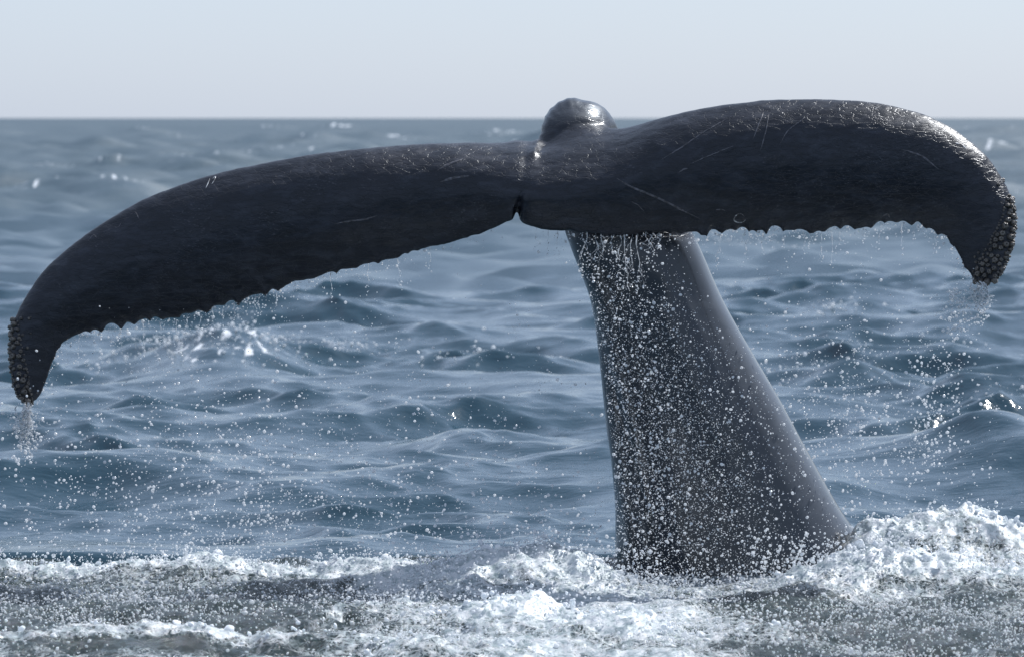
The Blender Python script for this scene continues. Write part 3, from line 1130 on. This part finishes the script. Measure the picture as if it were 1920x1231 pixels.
put(450, TRI(900, 1060, 1170), TRI(960, 1050, 1080), (-.5, -.2), .0046, .5, clump=.4)
put(200, U(1130, 1240), U(1020, 1110), (-.75, -.45), .0052, .45)
put(300, TRI(1560, 1800, 1920), TRI(930, 985, 1010), (.2, .5), .0045, .5, clump=.4)
put(400, U(1400, 1700), TRI(980, 1045, 1080), (-.6, -.2), .0055, .5, clump=.4)
# drops just leaving the trailing edge
ii = r.integers(0, NU, 2600)
ii = ii[(S[ii, 2] < 940) | (S[ii, 2] > 1010)]
fall = np.where(r.random(len(ii)) < .6, r.exponential(7, len(ii)), r.exponential(30, len(ii))) + 1
ii_ok = (S[ii, 3] > 380) & (r.random(len(ii)) < np.interp(S[ii, 2], [0, 120, 250, 500, 700, 940, 1010, 1040, 1100, 1300, 1700, 1850], [.2, .6, 1, 1, .4, .15, .3, .6, 1, 1, 1, .3]))
ii, fall = ii[ii_ok], fall[ii_ok]
P_.append(unproj(S[ii, 2] + r.normal(0, 3, len(ii)), S[ii, 3] + tooth[ii] + fall, S[ii, 5] + r.normal(0, .02, len(ii))))
R_.append(np.exp(r.normal(math.log(.0026), .45, len(ii))))
for px, row, wx, wy, n, md in [(425, 672, .62, 1.4, 1150, .0060), (640, 655, .5, .4, 90, .006), (1400, 470, .7, 1.4, 130, .0085), (1640, 605, .35, .5, 60, .006), (1590, 690, .4, .7, 110, .0055),  # drops on distant crests; several clusters stand in for sun glints on waves
                               (1490, 720, .4, .6, 70, .0055), (1560, 620, .25, .3, 40, .006), (870, 685, .4, .5, 60, .006), (1880, 770, .25, .4, 50, .0055), (170, 690, .3, .4, 40, .006), (1800, 650, .3, .4, 40, .006), (210, 310, .8, 2.5, 60, .016), (430, 294, 2.4, 4, 160, .018), (700, 265, 4, 8, 120, .03), (930, 262, 2.5, 6, 60, .03), (95, 320, .6, 2, 40, .014)]:
    y0 = float(ground(px, row))
    x0 = float(unproj(px, row, y0)[0])
    g = np.exp(-((X - x0) / wx) ** 2 - ((Y - y0) / wy) ** 2).ravel()
    pick = r.choice(g.size, n, p=g / g.sum())
    c_ = np.stack([X.ravel()[pick], Y.ravel()[pick], Z.ravel()[pick]], 1)
    P_.append(c_ + np.stack([r.normal(0, .03, n), r.normal(0, .03, n), .01 + r.exponential(.03, n)], 1))
    R_.append(np.exp(r.normal(math.log(md * 1.4), .4, n)))
P = np.concatenate(P_)
R = np.concatenate(R_)
z0, _ = churn_z(P[:, 0], P[:, 1])
ok = (P[:, 2] > z0 + .01) | (P[:, 1] > 1)
P, R = P[ok], R[ok]
R = (R * .72 * np.exp(r.normal(0, .3, len(R)))).clip(.0010, np.where(P[:, 1] > 3, .03, .0076))
big = R > .0050
parts = [blobs(P[~big], R[~big], 1, r, .12), blobs(P[big], R[big], 2, r, .15, .03)]
link('water_spray_and_glints', cat_mesh('water_spray_and_glints', parts), M_DROP, kind='stuff', label='white spray drops flying round the whale tail, some standing in for sun glints on waves', category='spray')

# drops skipping over the near water
n = 44000
x = r.uniform(-2.75, 2.75, n)
y = r.uniform(-3.4, .2, n)
zz, ff = churn_z(x, y)
dens = np.clip(.25 + .9 * fbm(x * 1.4, y * 1.4, 4.0, 3) + .35 * (x > .6) + .5 * (x < -.3) * (y > -2.0) - .3 * (x < -.6) * (y < -2), .04, 1)
m = r.random(n) < dens
x, y, zz = x[m], y[m], zz[m]
P = np.stack([x, y, zz + .004 + r.exponential(.035, len(x))], 1)
R = np.exp(r.normal(math.log(.0030), .42, len(x)))
parts = [blobs(P, R, 1, r, .3)]
link('skipping_drops', cat_mesh('skipping_drops', parts), M_DROP, kind='stuff', label='fine bright drops bouncing on the churned water', category='drops')

# foam clumps on the crests
P_, R_ = [], []
for name, q in RIDGES.items():
    pp = np.array(q['p'], float)
    n = int(260 * q['f'] * (pp[-1, 0] - pp[0, 0]).__abs__() / 400)
    n = int(n * {'heap': 2.6, 'right_front': 1.8, 'right_rear': 1.6, 'front_heap': 1.5}.get(name, .7))
    t = r.uniform(0, 1, n) * (len(pp) - 1)
    i = np.minimum(t.astype(int), len(pp) - 2)
    f = (t - i)[:, None]
    c = pp[i] * (1 - f) + pp[i + 1] * f
    y = c[:, 2] + r.normal(0, q['w'] * .45, n)
    x = unproj(c[:, 0], c[:, 1], y)[:, 0]
    zz, ff = churn_z(x, y)
    up = np.where(r.random(n) < .4, r.exponential(.028, n), -.004) * (.5 + q['f'])
    P_.append(np.stack([x, y, zz + up], 1))
    R_.append(np.exp(r.normal(math.log(.0052), .6, n)) * np.exp(-np.clip(up, 0, 1) / .09))
P, R = np.concatenate(P_), np.concatenate(R_).clip(.002, .022)
link('foam', cat_mesh('foam', [blobs(P, R, 2, r, .34, .09)]), M_FOAM, kind='stuff', label='white foam clumps tossed up on the crests round the tail', category='foam')


# trickles hanging from the edge of the flukes
def tube(C, rad, seg=6):
    C = np.asarray(C)
    T = np.gradient(C, axis=0)
    T /= np.linalg.norm(T, axis=1)[:, None] + 1e-9
    a = np.cross(T, np.array([0, 1.0, .1]))
    a /= np.linalg.norm(a, axis=1)[:, None] + 1e-9
    b = np.cross(T, a)
    th = np.arange(seg) * 2 * math.pi / seg
    V = C[:, None] + rad[:, None, None] * (np.cos(th)[None, :, None] * a[:, None] + np.sin(th)[None, :, None] * b[:, None])
    F = grid_faces(len(C), seg, wrap=True)
    F = np.concatenate([F[:, [0, 1, 2]], F[:, [0, 2, 3]]])
    return V.reshape(-1, 3), F


def trickle_parts(px, row, y, length, seed, rad=.0019, sway=6, branch=0, beads=4):
    rr = np.random.default_rng(seed)
    out = []
    n = 16
    s = np.linspace(0, 1, n)

    def path(x0, r0, L, sw):
        xo = sw * (noise(s * 1.9 + rr.uniform(0, 50), 2.0) * 1.6 * np.sqrt(s) + rr.normal(0, .35) * s)
        return unproj(x0 + xo, r0 + L * s, y - .02 * s)
    C = path(px, row - 3, length, sway)
    rd = rad * (1.1 - .75 * s) * (.13 + 2.7 * np.clip(noise(s * 9 + rr.uniform(0, 30), .5) + .04, 0, 1))
    out.append(tube(C, rd))
    for _ in range(branch):
        k = rr.integers(3, n - 4)
        q_, w_ = proj(C[k])
        C2 = path(float(q_), float(w_), length * rr.uniform(.3, .7), sway * 1.8)
        out.append(tube(C2, rad * .7 * (1.1 - .6 * s) * (.15 + 2.4 * np.clip(noise(s * 9, rr.uniform(0, 9)) + .05, 0, 1))))
    pts, rs = [], []
    for b in range(beads):
        pts.append(C[-1] + np.array([rr.normal(0, .006), rr.normal(0, .006), -(b + .3) * rr.uniform(.006, .016)]))
        rs.append(rad * rr.uniform(1.1, 2.1))
    for k in rr.integers(2, n, 5):
        pts.append(C[k] + rr.normal(0, .0012, 3))
        rs.append(rad * rr.uniform(1.0, 2.0))
    out.append(blobs(np.array(pts), np.array(rs), 1, rr, .2))
    return out


def edge_at(px):
    i = int(np.argmin(np.abs(S[:, 2] - px) + 1000 * (S[:, 3] < 380)))
    return float(S[i, 3] + tooth[i]), float(S[i, 5])


sid = 100
ORD = 'first second third fourth fifth sixth seventh eighth ninth tenth eleventh twelfth thirteenth fourteenth fifteenth sixteenth seventeenth eighteenth nineteenth twentieth'.split()
for group, lab, xs_ in [
    ('trickles under the left fluke', 'thin %s trickle under the long left fluke, %s from its drooping tip',
     [150, 205, 228, 268, 300, 330, 352, 375, 398, 418, 440, 462, 478, 486, 520, 552, 620, 690, 745, 806]),
    ('trickles under the right fluke', 'thin %s trickle under the raised right fluke, %s from the middle notch',
     [1006, 1028, 1046, 1348, 1352, 1396, 1404, 1432, 1452, 1466, 1506, 1518, 1540, 1560, 1574, 1620, 1652, 1692, 1722, 1752]),
]:
    for ix, x in enumerate(xs_):
        rr_, yy = edge_at(x)
        sid += 1
        L = 14 + 34 * np.random.default_rng(sid).random() ** 1.5
        if x in (398, 440, 478, 1348, 1404, 1560, 1692, 205, 268):
            L += 18
        m = cat_mesh('water_trickle', trickle_parts(x, rr_, yy, L, sid, branch=sid % 2, sway=5 + sid % 5))
        link('water_trickle', m, M_DROP, label=lab % (('forked' if sid % 2 else 'single'), ORD[ix]), category='trickle', group=group)
for ix, (x, L, br) in enumerate([(1092, 34, 1), (1100, 62, 2), (1116, 50, 1), (1128, 66, 2), (1146, 26, 0), (1162, 52, 2), (1170, 90, 2), (1186, 70, 3), (1196, 84, 2), (1212, 40, 1), (1224, 34, 2), (1236, 22, 1)]):
    rr_, yy = edge_at(x)
    sid += 1
    m = cat_mesh('water_trickle', trickle_parts(x, rr_, yy, L, sid, rad=.0027, sway=13, branch=br + 1, beads=7))
    link('water_trickle', m, M_DROP, label='bright ragged trickle before the dark tail stock, %s from the notch side' % ORD[ix], category='trickle', group='trickles before the tail stock')


def pour(x0, r0, y, spread, L, n, seed, label):
    rr = np.random.default_rng(seed)
    pr = []
    for k in range(n):
        pr += trickle_parts(x0 + rr.normal(0, spread * .35), r0 + rr.uniform(-2, 4), y + rr.normal(0, .012), L * rr.uniform(.3, 1), seed * 50 + k, rad=.0030, sway=spread, branch=2, beads=7)
    link('water_pour', cat_mesh('water_pour', pr), M_DROP, label=label, category='pouring water')


pour(50, 758, -.17, 20, 74, 16, 31, 'white water pouring off the drooping tip of the left fluke')
pour(1838, 532, -.17, 24, 50, 14, 32, 'white water pouring off the barnacled tip of the right fluke')
